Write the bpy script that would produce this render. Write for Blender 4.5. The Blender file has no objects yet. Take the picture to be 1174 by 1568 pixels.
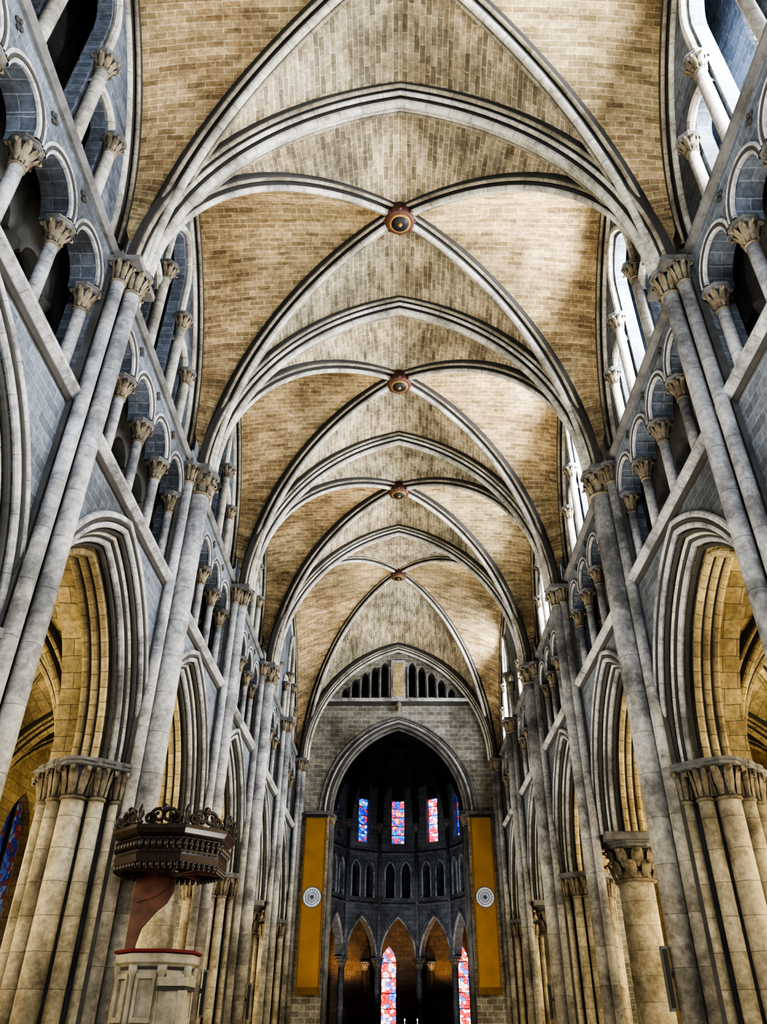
import bpy, math, random
from math import sin, cos, pi, sqrt, atan2, acos, radians
from mathutils import Vector
from mathutils.geometry import tessellate_polygon
random.seed(7)
D = bpy.data
SC = bpy.context.scene

# ------------------------------------------------------------------ materials
def newmat(name):
    m = D.materials.new(name); m.use_nodes = True
    nt = m.node_tree
    return m, nt, nt.nodes, nt.links, nt.nodes["Principled BSDF"]

def stone(name, c1, c2, mortar, bw=0.8, bh=0.36, ms=0.012, rough=0.85, grime=0.5, gdark=(0.3,0.28,0.25), bump=0.5, brick=True, patch=None, gscale=0.35, low=None, streak=None, warp=0.35, speck=0.85):
    m, nt, N, L, B = newmat(name)
    uv = N.new("ShaderNodeUVMap"); uv.uv_map = "UVMap"
    geo = N.new("ShaderNodeNewGeometry")
    n1 = N.new("ShaderNodeTexNoise"); n1.inputs["Scale"].default_value = gscale
    n1.inputs["Detail"].default_value = 9; n1.inputs["Roughness"].default_value = 0.66
    L.new(geo.outputs["Position"], n1.inputs["Vector"])
    n2 = N.new("ShaderNodeTexNoise"); n2.inputs["Scale"].default_value = 9
    n2.inputs["Detail"].default_value = 8; n2.inputs["Roughness"].default_value = 0.75
    L.new(geo.outputs["Position"], n2.inputs["Vector"])
    if brick:
        br = N.new("ShaderNodeTexBrick")
        br.inputs["Scale"].default_value = 1.0
        br.inputs["Brick Width"].default_value = bw
        br.inputs["Row Height"].default_value = bh
        br.inputs["Mortar Size"].default_value = ms
        br.inputs["Mortar Smooth"].default_value = 0.4
        br.inputs["Color1"].default_value = (*c1, 1)
        br.inputs["Color2"].default_value = (*c2, 1)
        br.inputs["Mortar"].default_value = (*mortar, 1)
        nw = N.new("ShaderNodeTexNoise"); nw.inputs["Scale"].default_value = 1.3; nw.inputs["Detail"].default_value = 2
        L.new(uv.outputs["UV"], nw.inputs["Vector"])
        sb = N.new("ShaderNodeVectorMath"); sb.operation='SUBTRACT'; sb.inputs[1].default_value=(0.5,0.5,0.5)
        L.new(nw.outputs["Color"], sb.inputs[0])
        sc_ = N.new("ShaderNodeVectorMath"); sc_.operation='SCALE'; sc_.inputs["Scale"].default_value=warp*bh
        L.new(sb.outputs[0], sc_.inputs[0])
        ad = N.new("ShaderNodeVectorMath"); ad.operation='ADD'
        L.new(uv.outputs["UV"], ad.inputs[0]); L.new(sc_.outputs[0], ad.inputs[1])
        L.new(ad.outputs[0], br.inputs["Vector"])
        col = br.outputs["Color"]
    else:
        mx0 = N.new("ShaderNodeMixRGB"); mx0.inputs[1].default_value = (*c1,1); mx0.inputs[2].default_value = (*c2,1)
        rr_ = N.new("ShaderNodeValToRGB"); rr_.color_ramp.elements[0].position=0.38; rr_.color_ramp.elements[1].position=0.62
        L.new(n2.outputs["Fac"], rr_.inputs[0]); L.new(rr_.outputs[0], mx0.inputs[0]); col = mx0.outputs[0]
    if patch:
        n3 = N.new("ShaderNodeTexNoise"); n3.inputs["Scale"].default_value = 0.22; n3.inputs["Detail"].default_value = 5
        mp = N.new("ShaderNodeMapping"); mp.inputs["Location"].default_value = (13, 5, 7)
        L.new(geo.outputs["Position"], mp.inputs["Vector"]); L.new(mp.outputs[0], n3.inputs["Vector"])
        r3 = N.new("ShaderNodeValToRGB"); r3.color_ramp.elements[0].position = 0.45; r3.color_ramp.elements[1].position = 0.58
        L.new(n3.outputs["Fac"], r3.inputs[0])
        mp3 = N.new("ShaderNodeMixRGB"); mp3.blend_type = 'MULTIPLY'; mp3.inputs[2].default_value = (*patch, 1)
        L.new(r3.outputs[0], mp3.inputs[0]); L.new(col, mp3.inputs[1]); col = mp3.outputs[0]
    if streak:
        ms_ = N.new("ShaderNodeMapping"); ms_.inputs["Scale"].default_value = (0.5, 2.4, 1)
        L.new(uv.outputs["UV"], ms_.inputs["Vector"])
        n4 = N.new("ShaderNodeTexNoise"); n4.inputs["Scale"].default_value = 1.6; n4.inputs["Detail"].default_value = 7; n4.inputs["Roughness"].default_value=0.7
        L.new(ms_.outputs[0], n4.inputs["Vector"])
        r4 = N.new("ShaderNodeValToRGB"); r4.color_ramp.elements[0].position = 0.32; r4.color_ramp.elements[0].color=(*streak,1)
        r4.color_ramp.elements[1].position = 0.54; r4.color_ramp.elements[1].color=(1.1,1.1,1.1,1)
        L.new(n4.outputs["Fac"], r4.inputs[0])
        m4 = N.new("ShaderNodeMixRGB"); m4.blend_type='MULTIPLY'; m4.inputs[0].default_value=1
        L.new(col, m4.inputs[1]); L.new(r4.outputs[0], m4.inputs[2]); col=m4.outputs[0]
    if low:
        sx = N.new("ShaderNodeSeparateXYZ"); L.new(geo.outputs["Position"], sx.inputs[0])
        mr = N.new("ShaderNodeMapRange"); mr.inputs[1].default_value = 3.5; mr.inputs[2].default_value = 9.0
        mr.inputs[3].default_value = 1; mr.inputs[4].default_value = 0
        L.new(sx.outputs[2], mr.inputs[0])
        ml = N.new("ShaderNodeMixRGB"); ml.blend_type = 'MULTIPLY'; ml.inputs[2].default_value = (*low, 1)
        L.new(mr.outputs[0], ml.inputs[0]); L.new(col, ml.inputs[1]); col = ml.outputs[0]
    ramp = N.new("ShaderNodeValToRGB")
    ramp.color_ramp.elements[0].position = 0.38; ramp.color_ramp.elements[0].color = (*gdark, 1)
    ramp.color_ramp.elements[1].position = 0.56; ramp.color_ramp.elements[1].color = (1, 1, 1, 1)
    L.new(n1.outputs["Fac"], ramp.inputs[0])
    mg = N.new("ShaderNodeMixRGB"); mg.blend_type = 'MULTIPLY'; mg.inputs[0].default_value = grime
    L.new(col, mg.inputs[1]); L.new(ramp.outputs[0], mg.inputs[2])
    r2 = N.new("ShaderNodeValToRGB")
    r2.color_ramp.elements[0].position = 0.34; r2.color_ramp.elements[0].color = (0.5, 0.5, 0.5, 1)
    r2.color_ramp.elements[1].position = 0.62; r2.color_ramp.elements[1].color = (1.15, 1.15, 1.15, 1)
    L.new(n2.outputs["Fac"], r2.inputs[0])
    mg2 = N.new("ShaderNodeMixRGB"); mg2.blend_type = 'MULTIPLY'; mg2.inputs[0].default_value = speck
    L.new(mg.outputs[0], mg2.inputs[1]); L.new(r2.outputs[0], mg2.inputs[2])
    L.new(mg2.outputs[0], B.inputs["Base Color"])
    B.inputs["Roughness"].default_value = rough
    bp = N.new("ShaderNodeBump"); bp.inputs["Strength"].default_value = bump; bp.inputs["Distance"].default_value = 0.03
    L.new(n2.outputs["Fac"], bp.inputs["Height"])
    L.new(bp.outputs[0], B.inputs["Normal"])
    return m

def plain(name, c, rough=0.6, metal=0, noise=0.25, scale=5):
    m, nt, N, L, B = newmat(name)
    geo = N.new("ShaderNodeNewGeometry")
    n = N.new("ShaderNodeTexNoise"); n.inputs["Scale"].default_value = scale; n.inputs["Detail"].default_value = 5
    L.new(geo.outputs["Position"], n.inputs["Vector"])
    r = N.new("ShaderNodeValToRGB")
    r.color_ramp.elements[0].position = 0.3; r.color_ramp.elements[1].position = 0.7
    r.color_ramp.elements[0].color = (*[x*(1-noise) for x in c], 1); r.color_ramp.elements[1].color = (*[min(1,x*(1+noise)) for x in c], 1)
    L.new(n.outputs["Fac"], r.inputs[0]); L.new(r.outputs[0], B.inputs["Base Color"])
    B.inputs["Roughness"].default_value = rough; B.inputs["Metallic"].default_value = metal
    return m

def glass_lattice(name, col, strength):
    m, nt, N, L, B = newmat(name)
    uv = N.new("ShaderNodeUVMap"); uv.uv_map = "UVMap"
    mp = N.new("ShaderNodeMapping"); mp.inputs["Rotation"].default_value = (0, 0, radians(45))
    L.new(uv.outputs[0], mp.inputs[0])
    br = N.new("ShaderNodeTexBrick"); br.offset = 0
    br.inputs["Scale"].default_value = 1; br.inputs["Brick Width"].default_value = 0.2; br.inputs["Row Height"].default_value = 0.2
    br.inputs["Mortar Size"].default_value = 0.018
    br.inputs["Color1"].default_value = (*col, 1); br.inputs["Color2"].default_value = (*[x*0.75 for x in col], 1); br.inputs["Mortar"].default_value = (0.01, 0.01, 0.01, 1)
    L.new(mp.outputs[0], br.inputs["Vector"])
    L.new(br.outputs["Color"], B.inputs["Emission Color"]); B.inputs["Emission Strength"].default_value = strength
    B.inputs["Base Color"].default_value = (0.05, 0.05, 0.06, 1)
    return m

def stained(name, cols, strength, sc=5.0):
    m, nt, N, L, B = newmat(name)
    uv = N.new("ShaderNodeUVMap"); uv.uv_map = "UVMap"
    v = N.new("ShaderNodeTexVoronoi"); v.inputs["Scale"].default_value = sc; v.voronoi_dimensions = '2D'
    L.new(uv.outputs[0], v.inputs["Vector"])
    sp = N.new("ShaderNodeSeparateColor"); L.new(v.outputs["Color"], sp.inputs[0])
    r = N.new("ShaderNodeValToRGB"); r.color_ramp.interpolation = 'CONSTANT'
    els = r.color_ramp.elements
    while len(els) < len(cols): els.new(0.5)
    for i, c in enumerate(cols):
        els[i].position = i/len(cols); els[i].color = (*c, 1)
    L.new(sp.outputs[0], r.inputs[0])
    e = N.new("ShaderNodeTexVoronoi"); e.feature = 'DISTANCE_TO_EDGE'; e.voronoi_dimensions = '2D'; e.inputs["Scale"].default_value = sc
    L.new(uv.outputs[0], e.inputs["Vector"])
    g = N.new("ShaderNodeMath"); g.operation = 'GREATER_THAN'; g.inputs[1].default_value = 0.05
    L.new(e.outputs["Distance"], g.inputs[0])
    mx = N.new("ShaderNodeMixRGB"); mx.inputs[1].default_value = (0, 0, 0, 1)
    L.new(g.outputs[0], mx.inputs[0]); L.new(r.outputs[0], mx.inputs[2])
    L.new(mx.outputs[0], B.inputs["Emission Color"]); B.inputs["Emission Strength"].default_value = strength
    B.inputs["Base Color"].default_value = (0.02, 0.02, 0.03, 1)
    return m

M = {}
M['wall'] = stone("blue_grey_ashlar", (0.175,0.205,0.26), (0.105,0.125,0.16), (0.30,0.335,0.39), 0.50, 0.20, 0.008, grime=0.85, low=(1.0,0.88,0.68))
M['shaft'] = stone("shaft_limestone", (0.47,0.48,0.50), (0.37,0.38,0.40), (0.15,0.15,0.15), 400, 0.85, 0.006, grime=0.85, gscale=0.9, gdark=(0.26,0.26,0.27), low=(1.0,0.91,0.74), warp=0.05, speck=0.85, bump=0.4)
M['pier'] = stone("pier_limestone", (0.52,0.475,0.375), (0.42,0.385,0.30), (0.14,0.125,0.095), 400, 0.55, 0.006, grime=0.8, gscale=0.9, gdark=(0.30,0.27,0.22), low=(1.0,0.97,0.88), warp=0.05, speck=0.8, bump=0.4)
M['cap'] = stone("carved_capital_stone", (0.38,0.32,0.22), (0.11,0.09,0.065), (0.2,0.2,0.2), brick=False, grime=0.7, gscale=2.5, bump=0.6)
M['abacus'] = stone("abacus_stone", (0.24,0.245,0.25), (0.12,0.12,0.12), (0.2,0.2,0.2), brick=False, grime=0.7, gscale=1.5)
M['groove'] = stone("shade_painted_recess_stone", (0.12,0.12,0.12), (0.07,0.07,0.07), (0.2,0.2,0.2), brick=False, grime=0.6, gscale=1.5)  # shade painted dark into recesses behind shafts and arcades
M['web'] = stone("vault_web_masonry", (0.47,0.395,0.27), (0.235,0.195,0.13), (0.64,0.575,0.45), 0.40, 0.14, 0.010, grime=0.75, gdark=(0.32,0.30,0.27), gscale=0.5, patch=(0.74,0.79,0.82), streak=(0.45,0.42,0.38))
M['web2'] = stone("vault_side_web_masonry", (0.56,0.42,0.235), (0.31,0.225,0.12), (0.72,0.585,0.38), 0.40, 0.14, 0.010, grime=0.7, gdark=(0.36,0.32,0.26), gscale=0.5, patch=(0.76,0.81,0.82), streak=(0.52,0.48,0.42))  # warmer than the main web: golden window light put into the colour
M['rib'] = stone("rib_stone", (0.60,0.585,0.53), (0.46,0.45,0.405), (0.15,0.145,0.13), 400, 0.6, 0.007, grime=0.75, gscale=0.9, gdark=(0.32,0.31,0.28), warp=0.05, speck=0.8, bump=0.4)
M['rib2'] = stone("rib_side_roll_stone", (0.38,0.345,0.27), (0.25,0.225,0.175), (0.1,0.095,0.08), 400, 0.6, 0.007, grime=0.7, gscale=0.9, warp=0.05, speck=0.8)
M['ribdark'] = stone("shade_painted_groove", (0.09,0.085,0.08), (0.035,0.035,0.033), (0.1,0.1,0.1), brick=False, grime=0.5)  # shade painted dark in grooves and under mouldings
M['warm'] = stone("aisle_stone", (0.56,0.455,0.25), (0.38,0.305,0.16), (0.13,0.105,0.05), 0.6, 0.3, 0.009, grime=0.8, gdark=(0.25,0.22,0.18))
M['dark'] = stone("gallery_shadow_stone", (0.03,0.028,0.03), (0.02,0.02,0.02), (0.015,0.015,0.015), grime=0.6)  # near-black tone puts gallery shade into the back walls
M['choir'] = stone("choir_stone", (0.22,0.225,0.235), (0.14,0.145,0.155), (0.06,0.06,0.06), 0.6, 0.3, 0.01, grime=0.6)
M['chdark'] = stone("choir_vault_shade", (0.03,0.03,0.033), (0.02,0.02,0.022), (0.015,0.015,0.015), 0.5, 0.2, 0.008, grime=0.6)  # near-black tone puts the dimness of the choir into its vault colour
M['ambu'] = stone("ambulatory_stone", (0.22,0.15,0.085), (0.15,0.10,0.055), (0.07,0.05,0.03), 0.6, 0.3, 0.01, grime=0.6)
M['east'] = stone("chancel_wall_ashlar", (0.33,0.315,0.275), (0.18,0.17,0.15), (0.52,0.50,0.45), 0.5, 0.24, 0.012, grime=0.8)
M['floor'] = stone("floor_slabs", (0.45,0.42,0.37), (0.36,0.34,0.3), (0.15,0.14,0.13), 0.9, 0.6, 0.01, rough=0.5, grime=0.4)
M['pulpit'] = stone("pulpit_stone", (0.50,0.46,0.36), (0.28,0.255,0.20), (0.2,0.2,0.2), brick=False, grime=0.6, gscale=2.0, bump=0.3)
M['wood'] = plain("carved_dark_oak", (0.020,0.011,0.010), 0.35, noise=0.5, scale=12)
M['redwood'] = plain("reddish_pulpit_backboard", (0.11,0.045,0.03), 0.45, noise=0.5, scale=4)
M['cloth'] = plain("red_velvet", (0.13,0.014,0.014), 0.9)
M['ochre'] = plain("ochre_banner_cloth", (0.27,0.145,0.018), 0.75, noise=0.15, scale=1.2)
M['ochre2'] = plain("ochre_banner_hem", (0.13,0.07,0.012), 0.75)
M['pale'] = plain("pale_medallion", (0.6,0.66,0.76), 0.6)
M['navy'] = plain("medallion_pattern_blue", (0.08,0.12,0.25), 0.6)
M['gold'] = plain("gilt", (0.26,0.15,0.045), 0.5, 0.2)
M['bossred'] = plain("boss_red_paint", (0.085,0.035,0.026), 0.6)
M['black'] = plain("dark_metal_and_shade", (0.012,0.012,0.014), 0.6, 0.0)
M['speaker'] = plain("grey_speaker_grille", (0.10,0.11,0.12), 0.6)
M['wax'] = plain("candle_wax", (0.5,0.45,0.35), 0.5)
m,nt,N,L,B = newmat("candle_flame"); B.inputs["Emission Color"].default_value=(1,0.7,0.3,1); B.inputs["Emission Strength"].default_value=8; M['flame']=m
M['glass'] = glass_lattice("leaded_clear_glass", (0.55,0.75,1.0), 1.3)
M['glassR'] = glass_lattice("leaded_sunlit_glass", (0.92,0.95,1.0), 5.0)
M['sgDim'] = stained("stained_glass_dim", [(0.03,0.06,0.4),(0.1,0.2,0.6),(0.4,0.05,0.05),(0.3,0.35,0.5),(0.02,0.05,0.25)], 0.25, 6)
M['sgA'] = stained("stained_glass_blue", [(0.01,0.04,0.6),(0.03,0.2,0.8),(0.7,0.03,0.05),(0.25,0.45,1),(0.01,0.03,0.4)], 1.6, 5)
M['sgB'] = stained("stained_glass_blue_red", [(0.02,0.06,0.6),(0.85,0.01,0.06),(0.7,0.05,0.25),(0.8,0.5,0.15),(0.03,0.2,0.7)], 2.0, 5)
M['sgC'] = stained("stained_glass_pale_red", [(1,0.75,0.85),(0.85,0.02,0.05),(0.9,0.4,0.7),(0.15,0.25,0.9),(0.8,0.04,0.15)], 2.4, 5)
M['sgD'] = stained("stained_glass_red_white", [(0.9,0.02,0.02),(1,0.7,0.55),(0.75,0.04,0.03),(0.08,0.15,0.8),(0.9,0.5,0.7)], 2.2, 4.5)

# ------------------------------------------------------------------ mesh builder
class MB:
    def __init__(s, name):
        s.name = name; s.v = []; s.f = []; s.mi = []; s.sm = []; s.uv = []; s.mats = []
    def add(s, verts, faces, mat, smooth=False, uvs=None):
        o = len(s.v); s.v.extend([tuple(p) for p in verts])
        if mat not in s.mats: s.mats.append(mat)
        k = s.mats.index(mat)
        for f in faces:
            s.f.append([i+o for i in f]); s.mi.append(k); s.sm.append(smooth)
            s.uv.append([uvs[i] for i in f] if uvs else None)
    def build(s, parent=None):
        me = D.meshes.new(s.name); me.from_pydata(s.v, [], s.f)
        for k in s.mats: me.materials.append(M[k])
        me.polygons.foreach_set("material_index", s.mi)
        me.polygons.foreach_set("use_smooth", s.sm)
        ul = me.uv_layers.new(name="UVMap")
        me.update()
        data = ul.data
        for p in me.polygons:
            ex = s.uv[p.index]
            if ex:
                for j, li in enumerate(p.loop_indices): data[li].uv = ex[j]
            else:
                n = p.normal; ax, ay, az = abs(n.x), abs(n.y), abs(n.z)
                for j, li in enumerate(p.loop_indices):
                    c = s.v[s.f[p.index][j]]
                    if az >= ax and az >= ay: data[li].uv = (c[0]+20, c[1]+20)
                    elif ax >= ay: data[li].uv = (c[1]+20, c[2])
                    else: data[li].uv = (c[0]+20, c[2])
        ob = D.objects.new(s.name, me); SC.collection.objects.link(ob)
        if parent: ob.parent = parent
        return ob

def empty(name):
    e = D.objects.new(name, None); SC.collection.objects.link(e); return e

def box(mb, x0,x1,y0,y1,z0,z1, mat):
    v = [(x,y,z) for z in (z0,z1) for y in (y0,y1) for x in (x0,x1)]
    mb.add(v, [(0,2,3,1),(4,5,7,6),(0,1,5,4),(2,6,7,3),(0,4,6,2),(1,3,7,5)], mat)

def lathe(mb, x, y, prof, mat, n=16, smooth=True, rot=0.0, cap=True):
    v = []; f = []
    m = len(prof)
    for r, z in prof:
        for i in range(n):
            a = 2*pi*i/n + rot
            v.append((x+r*cos(a), y+r*sin(a), z))
    for j in range(m-1):
        for i in range(n):
            k = (i+1) % n
            f.append((j*n+i, j*n+k, (j+1)*n+k, (j+1)*n+i))
    if cap:
        f.append(tuple(range(n-1,-1,-1))); f.append(tuple((m-1)*n+i for i in range(n)))
    mb.add(v, f, mat, smooth)

def ball(mb, c, r, mat, sx=1, sy=1, sz=1, n=6, m=4):
    v = []; f = []
    for j in range(m+1):
        t = pi*j/m
        for i in range(n):
            a = 2*pi*i/n
            v.append((c[0]+sx*r*sin(t)*cos(a), c[1]+sy*r*sin(t)*sin(a), c[2]+sz*r*cos(t)))
    for j in range(m):
        for i in range(n):
            k = (i+1)%n; f.append((j*n+i, (j+1)*n+i, (j+1)*n+k, j*n+k))
    mb.add(v, f, mat, True)

def lerp(a,b,t): return a+(b-a)*t

def leaf(mb, x, y, a, r0, z0, R, z1, w, mat):
    """one crocket leaf: rises along the bell and curls outward at the tip"""
    pts=[(r0*1.08,z0),(r0*1.25,lerp(z0,z1,0.45)),(lerp(r0,R,0.8),lerp(z0,z1,0.8)),(R*1.06,z1),(R*1.2,z1-0.02),(R*1.22,z1-(z1-z0)*0.18),(R*1.04,z1-(z1-z0)*0.24)]
    ws=[0.5,1.0,0.95,0.75,0.6,0.4,0.2]
    ca,sa=cos(a),sin(a); v=[]
    for (r,z),q in zip(pts,ws):
        for s_,dr in ((-1,-0.03),(0,0.045),(1,-0.03)):
            rr=r+dr*(R/0.3)*0.6
            v.append((x+rr*ca-s_*q*w*sa, y+rr*sa+s_*q*w*ca, z))
    f=[]
    for i in range(len(pts)-1):
        for j in range(2):
            b=i*3+j; f.append((b,b+1,b+4,b+3))
    mb.add(v,f,mat,True)

def capital(mb, x, y, z0, z1, r, R, big=False, mat='cap'):
    h = z1-z0; n = 20 if big else 14
    rows = [(0.1,r*0.98),(0.4,r*1.0),(0.65,r+(R-r)*0.25),(0.85,R*0.8)]
    lathe(mb,x,y,[(q,z0+t*h) for t,q in rows],'groove',n)
    lathe(mb,x,y,[(r,z0),(r*1.2,z0+0.03*h),(r*1.2,z0+0.07*h),(r,z0+0.1*h)],mat,n)
    k=8
    for i in range(k):
        a=2*pi*i/k
        leaf(mb,x,y,a,r,z0+h*(0.35 if big else 0.12),R,z0+h*0.80,R*0.26,mat)
        if big: leaf(mb,x,y,a+pi/k,r,z0+h*0.1,r*1.4,z0+h*0.50,R*0.25,mat)
    lathe(mb,x,y,[(R*0.95,z0+h*0.8),(R*1.12,z0+h*0.84),(R*1.12,z0+h*0.9),(R*1.25,z0+h*0.93),(R*1.25,z1)],'abacus',8,False,pi/8)

def base(mb, x, y, r, z0=0.0, mat='pier'):
    lathe(mb,x,y,[(r*1.5,z0),(r*1.5,z0+0.35),(r*1.4,z0+0.38),(r*1.45,z0+0.45),(r*1.15,z0+0.5),(r*1.25,z0+0.58),(r,z0+0.62)],mat,12,True)

def shaft(mb, x, y, r, z0, z1, caph, R, mat='shaft', n=14, big=False):
    base(mb,x,y,r,z0)
    lathe(mb,x,y,[(r,z0+0.6),(r,z1-caph)],mat,n)
    capital(mb,x,y,z1-caph,z1,r,R,big)

def archpts(s, rise, n=14):
    pts = []
    if rise >= s:
        R = (s*s+rise*rise)/(2*s); c = R-s
        a1 = acos(max(-1,min(1,-c/R)))
        for i in range(n+1):
            a = pi + (a1-pi)*i/n
            pts.append((c+R*cos(a), R*sin(a)))
    else:
        for i in range(n+1):
            a = pi/2*i/n
            pts.append((-s*cos(a), rise*sin(a)))
    pts[-1] = (0.0, rise)
    return pts + [(-u, w) for u, w in reversed(pts[:-1])]

def plate(mb, outer, holes, fn, d0, d1, mat):
    loops = [outer]+holes
    tris = tessellate_polygon([[Vector((u,w,0)) for u,w in lp] for lp in loops])
    flat = [p for lp in loops for p in lp]
    n = len(flat)
    v = [fn(u,w,d0) for u,w in flat]+[fn(u,w,d1) for u,w in flat]
    f = [tuple(t) for t in tris]+[tuple(i+n for i in reversed(t)) for t in tris]
    o = 0
    for lp in loops:
        k = len(lp)
        for i in range(k):
            j = (i+1)%k
            f.append((o+i,o+j,o+j+n,o+i+n))
        o += k
    mb.add(v,f,mat)

def circ(r,n=8): return [(r*cos(2*pi*k/n),r*sin(2*pi*k/n)) for k in range(n+1)]

def sweep(mb, path, b, prof, mats, smooth=False, inside=None):
    n = len(path); b = Vector(b).normalized(); fr = []
    for i in range(n):
        a = path[max(0,i-1)]; c = path[min(n-1,i+1)]
        t = (c-a).normalized(); nn = b.cross(t).normalized(); fr.append(nn)
    mid = n//2
    ref = inside if inside is not None else Vector((0,0,-1))
    if fr[mid].dot(ref) < 0: fr = [-x for x in fr]
    m = len(prof)
    for k in range(m-1):
        v=[];f=[];uvs=[]
        L=0
        for i in range(n):
            if i: L += (path[i]-path[i-1]).length
            for q in (k,k+1):
                bb, nn = prof[q]
                v.append(path[i]+b*bb+fr[i]*nn); uvs.append((bb+nn+10, L))
            if i: f.append((2*i-2,2*i-1,2*i+1,2*i))
        mb.add(v,f,mats[k] if isinstance(mats,list) else mats,smooth,uvs)

def roll(cx, cy, r, n=6):
    return [(cx - r*cos(pi*i/n), cy + r*sin(pi*i/n)) for i in range(n+1)]

def prof_rolls(w, rolls, dk='ribdark'):
    """rolls: (centre, height, radius, mat) left to right, separated by deep quirks painted dark as shade"""
    pts=[(-w,-0.15),(-w,0.0)]; mats=[dk]
    for i,(c,h,r,mt) in enumerate(rolls):
        for j,q in enumerate(roll(c,h,r,6)):
            pts.append(q); mats.append(dk if j==0 else mt)
        if i<len(rolls)-1:
            c2,h2,r2,_=rolls[i+1]
            pts.append(((c+r+c2-r2)/2,min(h,h2)-0.09)); mats.append(dk)
    pts+=[(w,0.0),(w,-0.15)]; mats+=[dk,dk]
    return pts,mats
PT,MT = prof_rolls(0.38,[(-0.32,0.03,0.05,'rib2'),(-0.185,0.10,0.055,'rib'),(0,0.20,0.10,'rib'),(0.185,0.10,0.055,'rib'),(0.32,0.03,0.05,'rib2')])
PD,MD = prof_rolls(0.23,[(-0.165,0.05,0.048,'rib2'),(0,0.17,0.085,'rib'),(0.165,0.05,0.048,'rib2')])
WT=['ribdark' if q=='ribdark' else 'warm' for q in MT]; WD=['ribdark' if q=='ribdark' else 'warm' for q in MD]

# ------------------------------------------------------------------ layout
HW = 5.05; S = 6.35
T = [3.35-S, 3.35, 9.7, 16.05, 22.4, 28.75, 35.1, 41.45]
ZS = 13.6; ZC = 20.1

def vault(mb, x0,x1,y0,y1, zs, zc, zb, zl, latx=None, n=16, wm='web', lm='web2', ribs=True, stilt=0.0, prD=(PD,MD), latrib=True):
    cx=(x0+x1)/2; cy=(y0+y1)/2; hx=(x1-x0)/2; hy=(y1-y0)/2
    dl = sqrt(hx*hx+hy*hy)
    A = archpts(dl, zb-zs, n)[:n+1]
    X = archpts(hx, zc-zs, n)[:n+1]
    Y = archpts(hy, zl-zs-stilt, n)[:n+1]
    lx = latx if latx is not None else hx
    for sx in (-1,1):
        for sy in (-1,1):
            diag=[Vector((cx+sx*hx*(-u)/dl, cy+sy*hy*(-u)/dl, zs+w)) for u,w in A]
            trv=[Vector((cx+sx*(-u), cy+sy*hy, zs+w)) for u,w in X]
            lat=[Vector((cx+sx*lerp(hx,lx,min(1,i/3)), cy+sy*(-u), zs+w+stilt*min(1,i/3))) for i,(u,w) in enumerate(Y)]
            for edge,mt in ((trv,wm),(lat,lm)):
                v=[];uv=[];f=[];m=8;arc=0
                for i in range(n+1):
                    if i: arc += (edge[i]-edge[i-1]).length
                    ln=(edge[i]-diag[i]).length
                    for j in range(m+1):
                        t=j/m
                        p=diag[i].lerp(edge[i],t)
                        p.z += 0.10*sin(pi*t)*min(1,i/5)
                        v.append(p); uv.append((t*ln-ln+cy*0.37+20, arc))
                for i in range(n):
                    for j in range(m):
                        a=i*(m+1)+j; f.append((a,a+1,a+m+2,a+m+1))
                mb.add(v,f,mt,True,uv)
    if ribs:
        for sg in (-1,1):
            u=Vector((hx,sg*hy,0)).normalized()
            full = archpts(dl, zb-zs, n+6)
            path=[Vector((cx,cy,zs))+u*a+Vector((0,0,w)) for a,w in full]
            sweep(mb,path,(-u.y,u.x,0),prD[0],prD[1],True)
    if latrib:
        for sx in (-1,1):
            full=archpts(hy, zl-zs-stilt, n)
            path=[Vector((cx+sx*(lx-0.05),cy+u,zs+w+stilt)) for u,w in full]
            sweep(mb,path,(1,0,0),PD,MD,True)

def transverse(mb, y, pr=(PT,MT), hw=HW, zs=ZS, zc=ZC, n=24):
    path=[Vector((u,y,zs+w)) for u,w in archpts(hw,zc-zs,n)]
    sweep(mb,path,(0,1,0),pr[0],pr[1],True)

def boss(mb, x,y,z,r=0.40):
    lathe(mb,x,y,[(r*0.9,z+0.1),(r,z-0.25),(r*1.02,z-0.34),(r*0.92,z-0.40),(r*0.74,z-0.40)],'bossred',16)
    lathe(mb,x,y,[(r*0.76,z-0.35),(r*0.74,z-0.43),(r*0.6,z-0.45),(r*0.5,z-0.42),(r*0.46,z-0.40)],'gold',16)
    lathe(mb,x,y,[(r*0.6,z-0.3),(r*0.58,z-0.455),(r*0.2,z-0.47)],'black',16)
    for i in range(8):
        a=2*pi*i/8
        ball(mb,(x+r*0.98*cos(a),y+r*0.98*sin(a),z-0.32),r*0.15,'bossred')
    ball(mb,(x,y,z-0.47),r*0.18,'gold')

for i in range(5):
    mb=MB("rib_vault")
    y0,y1=T[i],T[i+1]
    vault(mb,-HW,HW,y0,y1,ZS,ZC,ZC+0.05,ZC+0.25,latx=5.8,stilt=0.9)
    transverse(mb,y0)
    boss(mb,0,(y0+y1)/2,ZC+0.05)
    mb.build()
mb=MB("rib_vault")
vault(mb,-HW,HW,T[5],T[7],ZS,ZC,21.6,ZC+0.5,latx=5.8,stilt=0.0,n=20)
transverse(mb,T[5]); transverse(mb,T[7]-0.1)
boss(mb,0,(T[5]+T[7])/2,21.6,0.39)
mb.build()

# ------------------------------------------------------------------ nave elevations
def bayfn(side, yc):
    return lambda u,w,d: (side*d, yc+u, w)

RING = 1.15
def conc(R, n=18):
    s=R-RING; rise=sqrt(R*R-RING*RING)
    return s, rise, archpts(s,rise,n)

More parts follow.
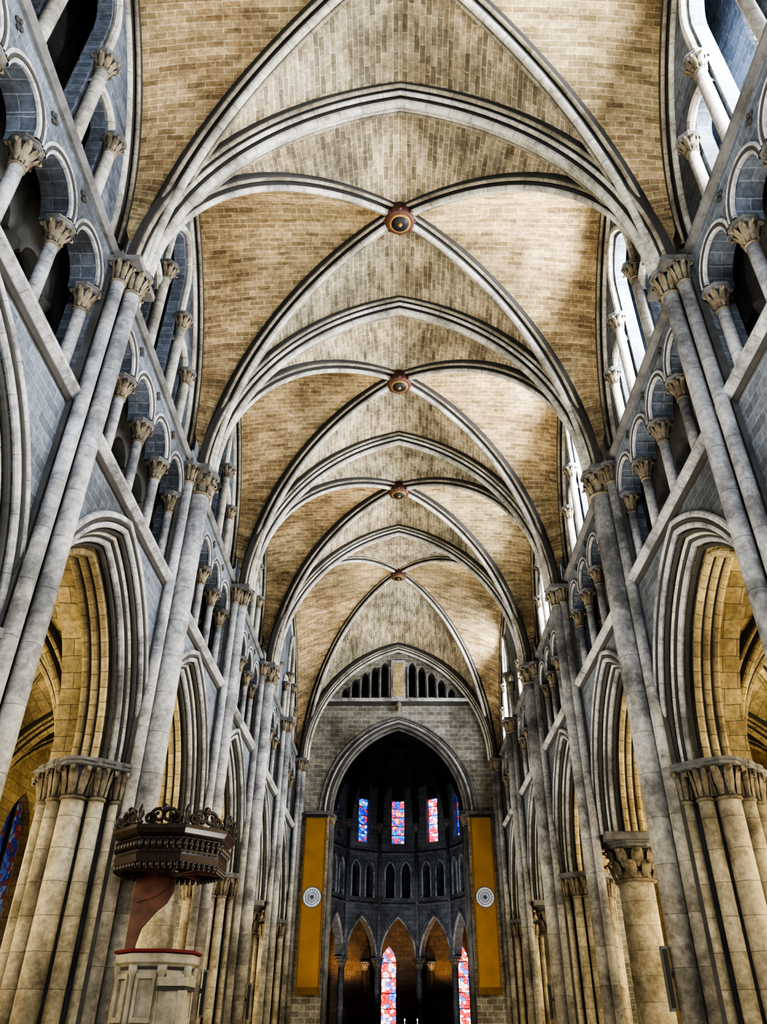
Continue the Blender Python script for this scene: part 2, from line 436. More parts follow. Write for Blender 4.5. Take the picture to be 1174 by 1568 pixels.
for side,nm in ((-1,"left"),(1,"right")):
    W=MB("wall_"+nm); TR=MB("triforium_arcade"); CL=MB("clerestory_arcade"); GL=MB("window_%s"%("1" if side<0 else "2"))
    for i in range(7):
        y0,y1=T[i],T[i+1]; yc=(y0+y1)/2; h=S/2
        fn=bayfn(side,yc)
        def order(R,d0,d1,mat):
            s,rise,ap=conc(R)
            outer=[(-h,6.0)]+[(u,6.0+w) for u,w in ap]+[(h,6.0),(h,10.25),(-h,10.25)]
            plate(W,outer,[],fn,d0,d1,mat)
        order(4.0,5.45,5.72,'wall'); order(3.78,5.72,6.0,'warm'); order(3.5,6.0,6.45,'warm'); order(3.85,6.45,7.05,'warm')
        def mold(R,d,r,mat='shaft'):
            s,rise,ap=conc(R)
            path=[Vector((side*d,yc+u,6.0+w)) for u,w in ap]
            sweep(W,path,(1,0,0),circ(r),mat,True)
        mold(4.18,5.42,0.065); mold(4.09,5.42,0.04,'ribdark'); mold(3.99,5.46,0.06,'shaft'); mold(3.90,5.56,0.05,'ribdark'); mold(3.85,5.66,0.045,'rib'); mold(3.80,5.70,0.04,'ribdark'); mold(3.74,5.78,0.07,'shaft'); mold(3.64,5.9,0.055,'ribdark')
        mold(3.50,6.03,0.075,'warm'); mold(3.50,6.42,0.075,'warm'); mold(3.48,6.22,0.07,'warm'); mold(3.52,6.12,0.035,'ribdark'); mold(3.52,6.32,0.035,'ribdark')
        def string(z,d,hh,mat='abacus'):
            v=[];pr=[(5.5,z-hh*0.6),(5.45-d*0.5,z-hh*0.5),(5.45-d,z),(5.45-d,z+hh*0.4),(5.5,z+hh*0.8)]
            for yy in (y0,y1):
                for a,b in pr: v.append((side*a,yy,b))
            k=len(pr)
            W.add(v,[(q,q+1,q+1+k,q+k) for q in range(k-1)],mat)
        string(10.25,0.20,0.18,'shaft'); string(10.13,0.08,0.12,'ribdark')
        box(W,min(side*5.45,side*7.1),max(side*5.45,side*7.1),y0,y1,10.25,10.42,'wall')
        # triforium
        aw=1.36; rr=0.54
        outer=[(-h,12.6)]
        for k in range(4):
            c=(k-1.5)*aw
            for q in range(13):
                a=pi-pi*q/12
                outer.append((c+rr*cos(a),12.62+(rr*1.08)*sin(a)))
        outer+= [(h,12.6),(h,13.78),(-h,13.78)]
        plate(TR,outer,[],fn,5.45,5.95,'wall')
        for k in range(4):
            c=yc+(k-1.5)*aw
            for (R,d,r,mt) in ((0.54,5.45,0.045,'shaft'),(0.59,5.42,0.035,'ribdark'),(0.645,5.42,0.036,'shaft')):
                path=[Vector((side*d,c-R*cos(pi*q/14),12.62+1.06*R*sin(pi*q/14))) for q in range(15)]
                sweep(TR,path,(1,0,0),circ(r,6),mt,True)
            if k<3:
                yy=yc+(k-1)*aw
                for a in range(4):
                    ball(TR,(side*5.43,yy+0.07*cos(a*pi/2),13.45+0.07*sin(a*pi/2)),0.05,'ribdark',sx=0.5)
        inner=[(-h,12.3)]
        for k in range(4):
            c=(k-1.5)*aw
            for q in range(11):
                a=pi-pi*q/10
                inner.append((c+0.42*cos(a),12.3+0.42*sin(a)))
        inner+=[(h,12.3),(h,13.78),(-h,13.78)]
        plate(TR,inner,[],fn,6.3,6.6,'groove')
        for k in range(5):
            yy=yc+(k-2)*aw
            lathe(TR,side*6.45,yy,[(0.2,10.42),(0.12,10.6),(0.12,11.9),(0.2,12.25),(0.24,12.3)],'groove',8)
        for k in range(5):
            yy=yc+(k-2)*aw
            x=side*5.66
            lathe(TR,x,yy,[(0.22,10.42),(0.22,10.55),(0.15,10.6),(0.18,10.66),(0.11,10.72)],'shaft',8)
            lathe(TR,x,yy,[(0.11,10.7),(0.11,12.1)],'shaft',12)
            capital(TR,x,yy,12.08,12.62,0.11,0.22)
            if k in (0,4):
                yb=yy+(0.1 if k==4 else -0.1)
                yo=yc+(h if k==4 else -h)
                box(TR,min(side*5.5,side*6),max(side*5.5,side*6),min(yb,yo),max(yb,yo),10.42,12.62,'wall')
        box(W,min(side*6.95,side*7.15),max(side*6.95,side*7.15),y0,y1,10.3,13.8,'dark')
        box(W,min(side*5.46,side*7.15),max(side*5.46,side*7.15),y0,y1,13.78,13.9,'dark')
        string(13.8,0.12,0.16)
        # clerestory arcade
        zt=20.9
        ctr=[(-0.67,13.9)]+[(u,18.0+w) for u,w in archpts(0.67,1.1,8)]+[(0.67,13.9)]
        lft=[(-1.75,13.9)]+[(-1.33+u,16.0+w) for u,w in archpts(0.42,0.42,6)]+[(-0.91,13.9)]
        rgt=[(-u,w) for u,w in reversed(lft)]
        outer=[(-h,13.9)]+lft+ctr+rgt+[(h,13.9),(h,zt),(-h,zt)]
        plate(CL,outer,[],fn,5.75,6.05,'wall')
        for sy in (-1,1):
            x=side*5.60
            def col(yy,zc2,r,R):
                lathe(CL,x,yy,[(0.2,13.9),(0.2,14.05),(r,14.15),(r,zc2-0.45)],'rib',12)
                capital(CL,x,yy,zc2-0.48,zc2,r,R)
            col(yc+sy*0.80,16.9,0.12,0.22); col(yc+sy*1.86,16.0,0.11,0.20)
            path=[Vector((side*5.7,yc+sy*1.33+u*1.25,16.0+w*1.2)) for u,w in archpts(0.42,0.42,6)]
            sweep(CL,path,(1,0,0),circ(0.10),'rib',True)
        path=[Vector((side*5.68,yc-0.8,16.9))]+[Vector((side*5.68,yc+u,18.0+w)) for u,w in archpts(0.8,1.3,8)]+[Vector((side*5.68,yc+0.8,16.9))]
        sweep(CL,path,(1,0,0),circ(0.09),'rib',True)
        if side<0: lan=[(-0.6,15.9)]+[(u,18.0+w) for u,w in archpts(0.6,0.95,8)]+[(0.6,15.9)]
        else: lan=[(-0.8,14.8)]+[(u,17.9+w) for u,w in archpts(0.8,1.3,8)]+[(0.8,14.8)]
        plate(W,[(-h,13.8),(h,13.8),(h,zt),(-h,zt)],[lan],fn,6.85,7.1,'groove' if side<0 else 'wall')
        v=[fn(u,w,6.97) for u,w in lan]
        GL.add(v,[tuple(range(len(v)))],'glass' if side<0 else 'glassR')
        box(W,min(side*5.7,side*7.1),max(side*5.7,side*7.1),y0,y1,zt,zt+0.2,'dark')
    W.build(); TR.build(); CL.build(); GL.build()

# ------------------------------------------------------------------ piers
def pier(side, y, kind):
    mb=MB("clustered_pier" if kind!='round' else "round_column_pier")
    cx=side*6.25
    if kind!='round':
        lathe(mb,cx,y,[(1.15,0),(1.15,0.3),(0.95,0.4),(0.78,0.5)],'pier',8,False,pi/8)
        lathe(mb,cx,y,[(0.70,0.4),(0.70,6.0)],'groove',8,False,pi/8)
        for k in range(12):
            a=2*pi*k/12
            px=cx+0.80*cos(a); py=y+0.80*sin(a)
            r=0.22 if k%3==0 else 0.145
            if k==(0 if side<0 else 6): continue
            shaft(mb,px,py,r,0,6.0,0.75,r*1.6,'pier',16)
        lathe(mb,cx,y,[(0.95,5.82),(1.08,5.88),(1.08,6.02)],'abacus',8,False,pi/8)
    else:
        lathe(mb,cx,y,[(0.85,0),(0.85,0.35),(0.7,0.42),(0.74,0.5),(0.55,0.6),(0.6,0.7),(0.46,0.78)],'pier',20)
        lathe(mb,cx,y,[(0.46,0.7),(0.45,5.1)],'pier',28)
        capital(mb,cx,y,4.85,5.85,0.45,0.62,True)
        box(mb,cx-0.8,cx+0.8,y-0.8,y+0.8,5.82,6.01,'abacus')
    mbx=(side*5.36,side*5.5)
    if kind=='round':
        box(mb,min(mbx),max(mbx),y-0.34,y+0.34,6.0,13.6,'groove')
        xs=[(5.12,0,0.17),(5.28,-0.29,0.11),(5.28,0.29,0.11)]
    elif kind=='strong':
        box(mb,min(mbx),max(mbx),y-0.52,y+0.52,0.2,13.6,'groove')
        xs=[(5.12,0,0.25),(5.32,-0.43,0.12),(5.32,0.43,0.12)]
        for q in (-1,1): lathe(mb,side*5.30,y+q*0.275,[(0.05,0.3),(0.05,13.0)],'abacus',8)
    else:
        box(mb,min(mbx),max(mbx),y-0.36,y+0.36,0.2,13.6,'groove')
        xs=[(5.06,0,0.15),(5.22,-0.30,0.12),(5.22,0.30,0.12)]
    for x,dy,r in xs:
        shaft(mb,side*x,y+dy,r,0,ZS,0.6 if r<0.2 else 0.75,r*1.4 if r>.2 else r*1.65,'shaft',18,big=r>0.2)
    box(mb,min(side*4.85,side*5.6),max(side*4.85,side*5.6),y-0.5,y+0.5,ZS-0.12,ZS+0.02,'abacus')
    mb.build()
kinds={0:'strong',1:'strong',2:'thin',3:'strong',4:'round',5:'strong',6:'round',7:'thin'}
for i,y in enumerate(T):
    for side in (-1,1): pier(side,y,kinds[i])

# ------------------------------------------------------------------ aisles
for side,nm in ((-1,"left"),(1,"right")):
    av=MB("aisle_vault"); aw=MB("wall_aisle_"+nm); ag=MB("window_%d"%(3 if side<0 else 4))
    for i in range(7):
        y0,y1=T[i],T[i+1]; yc=(y0+y1)/2
        xa,xb=sorted((side*6.9,side*12))
        vault(av,xa,xb,y0,y1,6.0,9.7,9.9,9.7,wm='warm',lm='warm',n=10,prD=(PD,WD),latrib=False)
        path=[Vector(((xa+xb)/2+u,y0,6.0+w)) for u,w in archpts(2.55,3.7,12)]
        sweep(av,path,(0,1,0),PT,WT,True)
        lan=[(-1.0,2.6)]+[(u,6.3+w) for u,w in archpts(1.0,1.7,8)]+[(1.0,2.6)]
        plate(aw,[(-S/2,0),(S/2,0),(S/2,10.5),(-S/2,10.5)],[lan],bayfn(side,yc),12,12.6,'warm')
        ag.add([(side*12.3,yc+u,w) for u,w in lan],[tuple(range(len(lan)))],'sgDim')
        box(ag,min(side*12.2,side*12.3),max(side*12.2,side*12.3),yc-0.05,yc+0.05,2.6,8.0,'black')
        for dy,r in ((0,0.2),(-0.3,0.12),(0.3,0.12)):
            shaft(aw,side*11.85,y0+dy,r,0,6.0,0.6,r*1.7,'pier',12)
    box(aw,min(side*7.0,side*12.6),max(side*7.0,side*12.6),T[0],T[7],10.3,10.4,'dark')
    av.build(); aw.build(); ag.build()

fl=MB("floor"); fl.add([(-13,-12,0),(13,-12,0),(13,66,0),(-13,66,0)],[(0,1,2,3)],'floor'); fl.build()

# ------------------------------------------------------------------ chancel wall
YE=T[7]
mb=MB("wall_east")
arch=[(-3.56,0.0)]+[(u,10.95+w) for u,w in archpts(3.56,4.6,18)]+[(3.56,0.0)]
holes=[]
tR=(HW*HW+(ZC-ZS)**2)/(2*HW); tc=tR-HW
for sg in (-1,1):
    for k in range(6):
        x=0.78+k*0.55
        top=min(19.3, ZS+sqrt(tR*tR-(x+0.3+tc)**2)-0.5)
        if top<17.6: continue
        hl=[(x-0.19,17.15)]+[(x+u,top-0.3+w) for u,w in archpts(0.19,0.3,5)]+[(x+0.19,17.15)]
        if sg<0: hl=[(-u,w) for u,w in hl]
        holes.append(hl)
outer=[(-12.6,0.0)]+arch+[(12.6,0.0),(12.6,21.9),(-12.6,21.9)]
fn=lambda u,w,d:(u,d,w)
plate(mb,outer,holes,fn,YE+0.05,YE+0.9,'east')
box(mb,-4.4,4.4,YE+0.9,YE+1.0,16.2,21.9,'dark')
box(mb,-4.6,4.6,YE-0.14,YE+0.06,16.86,17.03,'shaft'); box(mb,-4.6,4.6,YE-0.06,YE+0.06,16.66,16.86,'ribdark')
for sg in (-1,1):
    for k in range(7):
        x=sg*(0.505+k*0.55)
        top=min(18.9, ZS+sqrt(tR*tR-(abs(x)+0.2+tc)**2)-0.8)
        if top>17.6:
            lathe(mb,x,YE-0.0,[(0.09,17.05),(0.06,17.15),(0.06,top-0.25),(0.11,top-0.05),(0.11,top)],'abacus',8)
box(mb,-0.40,0.40,YE-0.08,YE+0.06,17.05,19.3,'shaft'); box(mb,-0.3,0.3,YE-0.1,YE+0.0,17.15,19.15,'warm')
ball(mb,(0,YE-0.1,16.65),0.2,'cap'); ball(mb,(0,YE-0.12,16.4),0.13,'cap')
for (ds,dd,r,mt) in ((0.0,0.08,0.08,'abacus'),(0.12,0.04,0.06,'ribdark'),(0.23,0.02,0.07,'shaft'),(0.33,0.03,0.04,'ribdark'),(0.52,0.03,0.05,'abacus'),(-0.08,0.45,0.1,'abacus')):
    path=[Vector((u,YE+dd,10.95+w)) for u,w in archpts(3.56+ds,4.6+ds*0.9,20)]
    sweep(mb,path,(0,1,0),circ(r),mt,True)
for sg in (-1,1):
    box(mb,min(sg*3.45,sg*4.85),max(sg*3.45,sg*4.85),YE-0.15,YE+0.1,10.85,11.02,'abacus')
    for k in range(4): ball(mb,(sg*(3.65+k*0.33),YE-0.05,10.68),0.15,'cap')
    for x,r,yy in ((3.5,0.12,0.45),(3.45,0.12,0.75)):
        shaft(mb,sg*x,YE+yy,r,0,10.95,0.5,0.2,'abacus',10)
mb.build()
for sg in (-1,1):
    bn=MB("hanging_banner")
    x0,x1=sorted((sg*3.62,sg*4.72))
    box(bn,x0,x1,YE-0.30,YE-0.26,3.3,10.7,'ochre')
    box(bn,x0,x1,YE-0.32,YE-0.24,3.0,3.3,'ochre2'); box(bn,x0-0.03,x1+0.03,YE-0.33,YE-0.23,10.66,10.76,'black')
    box(bn,x0+0.02,x0+0.07,YE-0.31,YE-0.3,3.3,10.66,'ochre2'); box(bn,x1-0.07,x1-0.02,YE-0.31,YE-0.3,3.3,10.66,'ochre2')
    cx=(x0+x1)/2; cz=7.0
    def disc(r,yy,mat,n=28,r0=0):
        v=[(cx+r*cos(2*pi*k/n),yy,cz+r*sin(2*pi*k/n)) for k in range(n)]
        if r0:
            v+=[(cx+r0*cos(2*pi*k/n),yy,cz+r0*sin(2*pi*k/n)) for k in range(n)]
            bn.add(v,[(k,(k+1)%n,n+(k+1)%n,n+k) for k in range(n)],mat)
        else: bn.add(v,[tuple(range(n))],mat)
    disc(0.46,YE-0.32,'navy'); disc(0.42,YE-0.325,'pale')
    for q in (0.34,0.22,0.1): disc(q,YE-0.335,'navy',28,q-0.03)
    for k in range(8):
        a=pi*k/8; c,s_=cos(a)*0.36,sin(a)*0.36; px,pz=-sin(a)*0.010,cos(a)*0.010
        bn.add([(cx-c+px,YE-0.33,cz-s_+pz),(cx+c+px,YE-0.33,cz+s_+pz),(cx+c-px,YE-0.33,cz+s_-pz),(cx-c-px,YE-0.33,cz-s_-pz)],[(0,1,2,3)],'navy')
    bn.build()

# ------------------------------------------------------------------ choir and apse
AP=4.3; YA=53.7; st=34
ch=MB("wall_choir")
L0=YE+0.9
def choirbay(fn,hw,glass,gname):
    s=min(hw-0.2,1.3)
    outer=[(-hw,5.6)]+[(u,5.6+w) for u,w in archpts(s,2.35,8)]+[(hw,5.6),(hw,19.0),(-hw,19.0)]
    hl=[]
    win=[(-0.44,12.6)]+[(u,16.2+w) for u,w in archpts(0.44,0.85,6)]+[(0.44,12.6)]
    hl.append(win)
    for c in (-0.55,0.55):
        hl.append([(c-0.3,9.15)]+[(c+u,10.8+w) for u,w in archpts(0.3,0.6,5)]+[(c+0.3,9.15)])
    plate(ch,outer,hl,fn,0,0.55,'choir')
    def md(pts,r,mt,dd=-0.02):
        P=[Vector(fn(u,w,dd)) for u,w in pts]
        b=(Vector(fn(0,0,1))-Vector(fn(0,0,0))).normalized()
        sweep(ch,P,b,circ(r,6),mt,True)
    md([(u,5.6+w) for u,w in archpts(s+0.03,2.4,8)],0.07,'shaft')
    md([(u,5.6+w) for u,w in archpts(s+0.2,2.6,8)],0.05,'choir')
    for c in (-0.55,0.55):
        md([(c-0.34,9.15)]+[(c+u,10.8+w) for u,w in archpts(0.34,0.65,5)]+[(c+0.34,9.15)],0.06,'shaft')
    md([(-0.52,12.5)]+[(u,16.2+w) for u,w in archpts(0.52,0.95,6)]+[(0.52,12.5)],0.06,'choir')
    for z in (8.75,11.95): md([(-hw,z),(hw,z)],0.1,'abacus')
    g_=glass or 'sgDim'
    g=MB(gname); g.add([fn(u,w,0.3) for u,w in win],[tuple(range(len(win)))],g_)
    for k in range(1,7):
        z=12.6+k*0.6
        v=[fn(-0.44,z-0.02,0.28),fn(0.44,z-0.02,0.28),fn(0.44,z+0.02,0.28),fn(-0.44,z+0.02,0.28)]
        g.add(v,[(0,1,2,3)],'black')
    g.build()
    v=[fn(-hw,8.8,0.9),fn(hw,8.8,0.9),fn(hw,11.9,0.9),fn(-hw,11.9,0.9)]
    ch.add(v,[(0,1,2,3)],'black')  # black sheet painted as shade behind the triforium openings
hwf=AP*math.tan(radians(st/2))
gl={0:'sgB',-1:'sgA',1:'sgC',2:'sgA',-2:'sgDim'}
wi=5
for k in range(-2,3):
    a=radians(k*st)
    def fn(u,w,d,a=a):
        R=AP+d
        return (R*sin(a)+u*cos(a), YA+R*cos(a)-u*sin(a), w)
    choirbay(fn,hwf+0.02,gl[k],"window_%d"%wi); wi+=1
for k in range(-3,3):
    a=radians((k+0.5)*st); R=AP/cos(radians(st/2))+0.15
    x,y=R*sin(a),YA+R*cos(a)
    shaft(ch,x,y,0.19,0,5.62,0.6,0.36,'choir',14,True)
    R2=R-0.28
    x,y=R2*sin(a),YA+R2*cos(a)
    lathe(ch,x,y,[(0.12,5.6),(0.12,13.5)],'choir',8); capital(ch,x,y,13.3,13.9,0.12,0.22)
    n=10; path=[]
    for q in range(n+1):
        t=q/n*pi/2
        path.append(Vector((x*cos(t),YA+(y-YA)*cos(t),13.9+4.2*sin(t))))
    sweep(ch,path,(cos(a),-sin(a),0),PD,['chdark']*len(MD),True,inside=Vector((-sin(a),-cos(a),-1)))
v=[];f=[];n=8
angs=[radians((k+0.5)*st) for k in range(-3,3)]
for q in range(n+1):
    t=q/n*pi/2
    for a in angs:
        R=AP/cos(radians(st/2))+0.2
        v.append((R*sin(a)*cos(t),YA+R*cos(a)*cos(t),15.5+3.2*sin(t)))
for q in range(n):
    for i in range(5):
        b=q*6+i; f.append((b,b+1,b+7,b+6))
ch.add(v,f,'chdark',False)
for sg in (-1,1):
    for k in range(3):
        yc=L0+(k+0.5)*(YA+0.3-L0)/3
        fnc=lambda u,w,d,yc=yc,sg=sg:(sg*(4.45+d),yc+u,w)
        choirbay(fnc,(YA+0.3-L0)/6,None,"window_%d"%wi); wi+=1
        shaft(ch,sg*4.7,yc-(YA+0.3-L0)/6,0.26,0,5.62,0.6,0.42,'choir',14,True)
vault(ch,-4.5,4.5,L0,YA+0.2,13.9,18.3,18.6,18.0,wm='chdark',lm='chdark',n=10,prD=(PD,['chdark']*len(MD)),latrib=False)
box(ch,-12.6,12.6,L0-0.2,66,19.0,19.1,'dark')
ch.build()

am=MB("wall_ambulatory"); R=8.2
aa=[-90,-60,-38,-12,12,38,60,90]
for i in range(len(aa)-1):
    a0,a1=radians(aa[i]),radians(aa[i+1]); am0=(a0+a1)/2
    P0=Vector((R*sin(a0),YA+R*cos(a0),0)); P1=Vector((R*sin(a1),YA+R*cos(a1),0))
    C=(P0+P1)/2; u_=(P1-P0).normalized(); hw=(P1-P0).length/2; nn=Vector((sin(am0),cos(am0),0))
    def fn(u,w,d,C=C,u_=u_,nn=nn):
        p=C+u_*u+nn*d; return (p.x,p.y,w)
    off=-0.65 if i==3 else 1.0
    win=[(off-0.5,2.0)]+[(off+u,5.6+w) for u,w in archpts(0.5,1.0,6)]+[(off+0.5,2.0)]
    hl=[win] if i in (3,4) else []
    plate(am,[(-hw,0),(hw,0),(hw,9),(-hw,9)],hl,fn,0,0.5,'ambu')
    if hl:
        g=MB("window_%d"%wi); wi+=1
        g.add([fn(u,w,0.25) for u,w in win],[tuple(range(len(win)))],'sgD')
        for z in (2.9,3.8,4.7,5.6):
            g.add([fn(off-0.5,z-.02,.23),fn(off+0.5,z-.02,.23),fn(off+0.5,z+.02,.23),fn(off-0.5,z+.02,.23)],[(0,1,2,3)],'black')
        g.build()
v=[];f=[]
for k in range(19):
    a=radians(-90+10*k)
    for r_,z in ((4.6,8.6),(5.5,8.9),(6.6,8.9),(8.4,8.0)):
        v.append((r_*sin(a),YA+r_*cos(a),z))
for k in range(18):
    for j in range(3):
        b=k*4+j; f.append((b,b+1,b+5,b+4))
am.add(v,f,'ambu',True)
for k in (-3,-2,-1,0,2):
    a=radians((k+0.5)*st)
    shaft(am,7.7*sin(a),YA+7.7*cos(a),0.18,0,5.6,0.5,0.3,'ambu',12)
for sg in (-1,1):
    box(am,min(sg*8.2,sg*8.5),max(sg*8.2,sg*8.5),L0,YA,0,9,'ambu'); box(am,min(sg*4.6,sg*8.4),max(sg*4.6,sg*8.4),L0,YA,8.8,8.95,'ambu')
am.build()

al=empty("high_altar")
a1=MB("altar_table"); box(a1,-1.3,1.3,50.5,51.5,0.6,1.5,'choir'); box(a1,-1.45,1.45,50.4,51.6,1.5,1.62,'pier'); box(a1,-2.2,2.2,49.8,52.2,0,0.3,'choir'); box(a1,-1.8,1.8,50.1,51.9,0.3,0.6,'choir'); a1.build(al)
a2=MB("candles")
for x in (-0.5,0.35,1.05):
    lathe(a2,x,50.9,[(0.1,1.62),(0.03,1.68),(0.03,1.85),(0.08,1.88)],'gold',8); lathe(a2,x,50.9,[(0.03,1.88),(0.03,2.12)],'wax',8)
    ball(a2,(x,50.9,2.17),0.03,'flame',sz=1.8)
a2.build(al)

# ------------------------------------------------------------------ pulpit
PX,PY=-4.08,14.9
pe=empty("pulpit")
p=MB("pulpit_body")
PR=0.60
lathe(p,PX,PY,[(0.75,0),(0.75,0.25),(0.6,0.35),(0.42,0.5),(0.42,1.2),(0.5,1.4),(0.62,1.6)],'pulpit',8,False,pi/8)
lathe(p,PX,PY,[(PR,1.6),(PR,2.45),(0.64,2.50),(0.69,2.54),(0.69,2.66)],'pulpit',8,False,pi/8)
lathe(p,PX,PY,[(PR+0.02,2.44),(PR+0.03,2.48),(PR+0.02,2.5)],'ribdark',8,False,pi/8)
for k in range(8):
    a=pi/8+2*pi*k/8
    lathe(p,PX+PR*cos(a),PY+PR*sin(a),[(0.08,1.6),(0.045,1.7),(0.045,2.32),(0.08,2.42),(0.08,2.5)],'pulpit',8)
    a=2*pi*k/8; ap=PR*cos(pi/8)
    c=Vector((PX+ap*cos(a),PY+ap*sin(a),0)); t=Vector((-sin(a),cos(a),0)); nr=Vector((cos(a),sin(a),0))
    def fnp(u,w,d,c=c,t=t,nr=nr):
        q=c+t*u+nr*d; return (q.x,q.y,w)
    plate(p,[(-0.16,1.72),(0.16,1.72),(0.16,2.38),(-0.16,2.38)],[[(-0.11,1.79),(-0.11,2.31),(0.11,2.31),(0.11,1.79)]],fnp,0.0,0.05,'pulpit')
box(p,PX+0.3,PX+0.66,PY-0.80,PY-0.2,0,2.2,'pulpit'); box(p,PX+0.26,PX+0.71,PY-0.85,PY-0.15,2.2,2.32,'pulpit'); box(p,PX+0.27,PX+0.70,PY-0.84,PY-0.16,2.14,2.2,'ribdark')
lathe(p,PX+0.66,PY-0.80,[(0.07,1.5),(0.05,1.6),(0.05,2.0),(0.08,2.14)],'pulpit',8)
for k in range(8): box(p,PX-1.1,PX-0.6,PY+0.4+k*0.2,PY+0.62+k*0.2,0,1.6-k*0.2,'pulpit')
p.build(pe)
c_=MB("red_cushion_rail")
lathe(c_,PX,PY,[(0.69,2.67),(0.73,2.68),(0.73,2.71),(0.69,2.725),(0.56,2.725),(0.56,2.67)],'cloth',8,False,pi/8,cap=False)
c_.build(pe)
b_=MB("backboard")
pan=[(-0.60,2.6),(-0.50,2.6),(-0.38,3.1),(-0.18,3.35),(0.0,3.5),(0.10,3.7),(0.10,4.1),(-0.60,4.1)]
plate(b_,pan,[],lambda u,w,d:(PX-0.08+u,PY+0.25+d,w),0,0.08,'redwood')
plate(b_,[(-0.52,3.5),(-0.2,3.6),(0.02,3.75),(0.02,4.0),(-0.52,4.0)],[],lambda u,w,d:(PX-0.08+u,PY+0.25+d,w),-0.03,0,'redwood')
b_.build(pe)
s_=MB("sounding_board")
QX,QY=-4.10,14.9
lathe(s_,QX,QY,[(0.2,3.98),(0.25,4.02),(0.85,4.06),(0.9,3.95),(0.97,3.98),(0.99,4.1),(0.97,4.15),(0.97,4.38),(1.05,4.43),(1.1,4.50),(1.1,4.56),(0.8,4.60),(0.2,4.7)],'wood',8,False,pi/8)
lathe(s_,QX,QY,[(0.1,3.88),(0.2,3.92),(0.26,4.0)],'wood',10)
for k in range(8):
    a0=pi/8+2*pi*k/8; a1=a0+2*pi/8
    for q in range(7):
        t=(q+0.5)/7
        x=lerp(cos(a0),cos(a1),t); y=lerp(sin(a0),sin(a1),t)
        ball(s_,(QX+0.99*x,QY+0.99*y,4.27),0.06,'wood',sz=1.6)
        ball(s_,(QX+0.95*x,QY+0.95*y,3.94),0.05,'wood',sz=1.5)
    tx,ty=(cos(a1)-cos(a0)),(sin(a1)-sin(a0)); l=sqrt(tx*tx+ty*ty); tx/=l;ty/=l
    def scroll(t,rr,cz,turns=1.5,dirn=1):
        x=lerp(cos(a0),cos(a1),t); y=lerp(sin(a0),sin(a1),t)
        path=[]
        for g in range(19):
            an=g/18*turns*2*pi-pi/2; q_=rr*(1-0.75*g/18)
            path.append(Vector((QX+1.03*x+dirn*tx*q_*cos(an),QY+1.03*y+dirn*ty*q_*cos(an),cz+q_*sin(an))))
        sweep(s_,path,(-ty,tx,0),circ(0.032,5),'wood',True)
    for t,rr,dr in ((0.2,0.10,1),(0.38,0.15,-1),(0.62,0.15,1),(0.8,0.10,-1)):
        scroll(t,rr,4.56+rr,1.5,dr)
    x=(cos(a0)+cos(a1))/2; y=(sin(a0)+sin(a1))/2
    ball(s_,(QX+1.03*x,QY+1.03*y,4.82),0.07,'wood',sz=1.3)
    lathe(s_,QX+1.05*cos(a0),QY+1.05*sin(a0),[(0.03,4.54),(0.07,4.60),(0.03,4.64),(0.07,4.72),(0.04,4.80),(0.01,4.89)],'wood',8)
    path=[Vector((QX+r_*cos(a0),QY+r_*sin(a0),z)) for r_,z in ((0.2,3.97),(0.5,4.0),(0.88,3.98))]
    sweep(s_,path,(-sin(a0),cos(a0),0),[(-0.03,0),(-0.03,0.05),(0.03,0.05),(0.03,0)],'redwood')
s_.build(pe)

for x,y in ((4.76,16.05),(4.76,28.75),(-4.76,28.75),(-4.85,22.4)):
    sp=MB("column_speaker")
    sg=1 if x>0 else -1
    box(sp,x-0.05,x+0.05,y-0.07,y+0.07,1.9,2.9,'speaker'); box(sp,x-0.04,x+0.04,y-0.075,y-0.07,1.95,2.85,'black')
    box(sp,min(x,x+sg*0.1),max(x,x+sg*0.1),y-0.03,y+0.03,2.4,2.5,'black')
    sp.build()

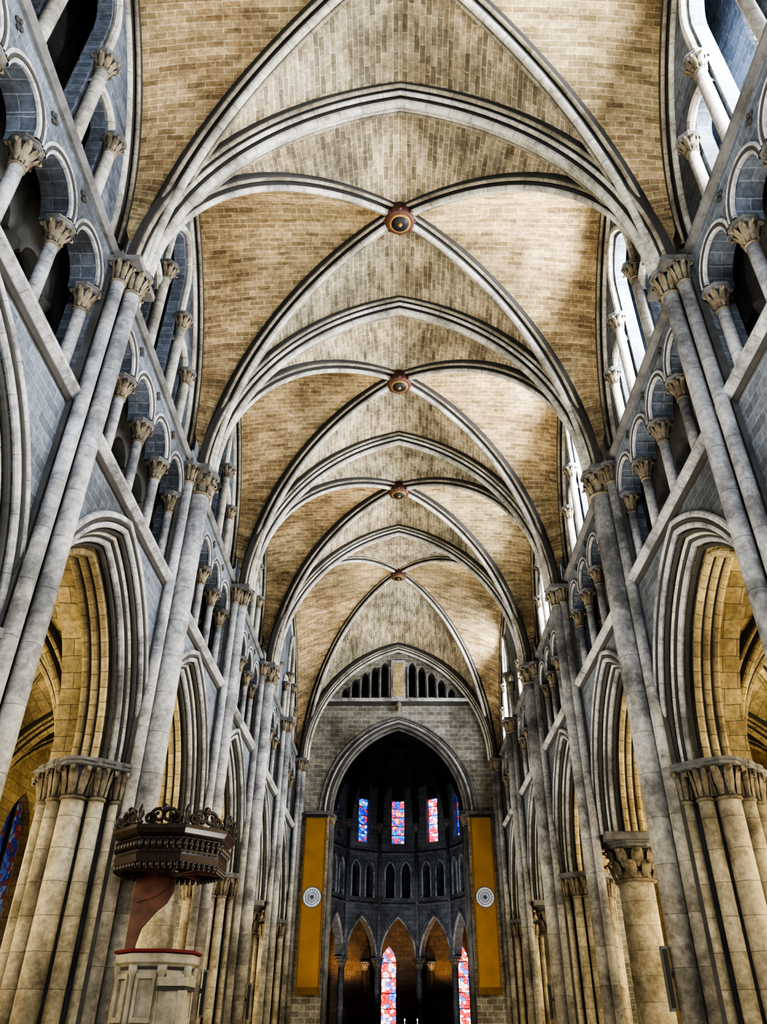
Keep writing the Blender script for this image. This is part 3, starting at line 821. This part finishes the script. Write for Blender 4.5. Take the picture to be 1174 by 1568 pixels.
# ------------------------------------------------------------------ lights
def area(loc, rot, sx, sy, power, col):
    l=D.lights.new("window_and_fill_light",'AREA'); l.shape='RECTANGLE'; l.size=sx; l.size_y=sy; l.energy=power; l.color=col
    o=D.objects.new("window_and_fill_light",l); o.location=loc; o.rotation_euler=rot; SC.collection.objects.link(o)
def spot(loc, target, power, col, ang=120, blend=0.8, rad=0.25, name="uplight_and_fill_spot"):
    l=D.lights.new(name,'SPOT'); l.energy=power; l.color=col; l.spot_size=radians(ang); l.spot_blend=blend; l.shadow_soft_size=rad
    o=D.objects.new(name,l); o.location=loc
    o.rotation_euler=(Vector(target)-Vector(loc)).to_track_quat('-Z','Y').to_euler(); SC.collection.objects.link(o)
WARM=(1.0,0.84,0.54)
for i in range(7):
    yc=(T[i]+T[i+1])/2
    area((6.8,yc,16.8),(0,radians(90),0),3.2,1.6,1100,(0.95,0.97,1.0))
    for sg in (-1,1):
        area((sg*11.9,yc,5.2),(0,radians(90*sg),0),4.5,2.2,480 if sg>0 else 330,WARM)  # warm area lamp in each aisle bay
    spot((0.0,yc+1.5,0.3),(0,yc,20),1000,(1.0,0.96,0.88),120)  # unseen floor spots added as soft fill for the vault
    spot((-3.2,yc,0.3),(4.5,yc,20),2100,(1.0,0.88,0.66),60,0.6)  # unseen spot added to warm the right-hand webs
    spot((3.2,yc,0.3),(-4.5,yc,20),1000,(1.0,0.93,0.80),60,0.6)  # unseen spot added as fill on the left-hand webs
area((0,-2.5,8),(radians(90),0,0),8,12,1100,(0.90,0.95,1.0))  # unseen fill panel added behind the camera at the open west end
for a in (-60,-25,25,60):
    x=6.6*sin(radians(a)); y=YA+6.6*cos(radians(a))
    spot((x,y,4.0),(x,y,9),330,(1.0,0.60,0.25),150)
spot((0,45,0.3),(0,56,9),3200,(0.85,0.9,1.0),90)  # unseen floor spot added to brighten the choir

w=D.worlds.new("World"); SC.world=w; w.use_nodes=True
bg=w.node_tree.nodes["Background"]; bg.inputs[0].default_value=(0.75,0.85,1,1); bg.inputs[1].default_value=0.4

try:
    SC.view_settings.look='AgX - Very High Contrast'
    SC.view_settings.exposure=0.35
except Exception as e: print("look",e)

# ------------------------------------------------------------------ camera
cam=D.cameras.new("camera"); co=D.objects.new("camera",cam); SC.collection.objects.link(co)
cam.sensor_fit='VERTICAL'; cam.sensor_height=36; cam.sensor_width=36*1656/2212
cam.lens=1662/2212*36; cam.shift_x=-29/2212
cam.clip_start=0.05; cam.clip_end=300
co.location=(-0.08,0,1.6); co.rotation_euler=(radians(90+34.07),0,0)
SC.camera=co
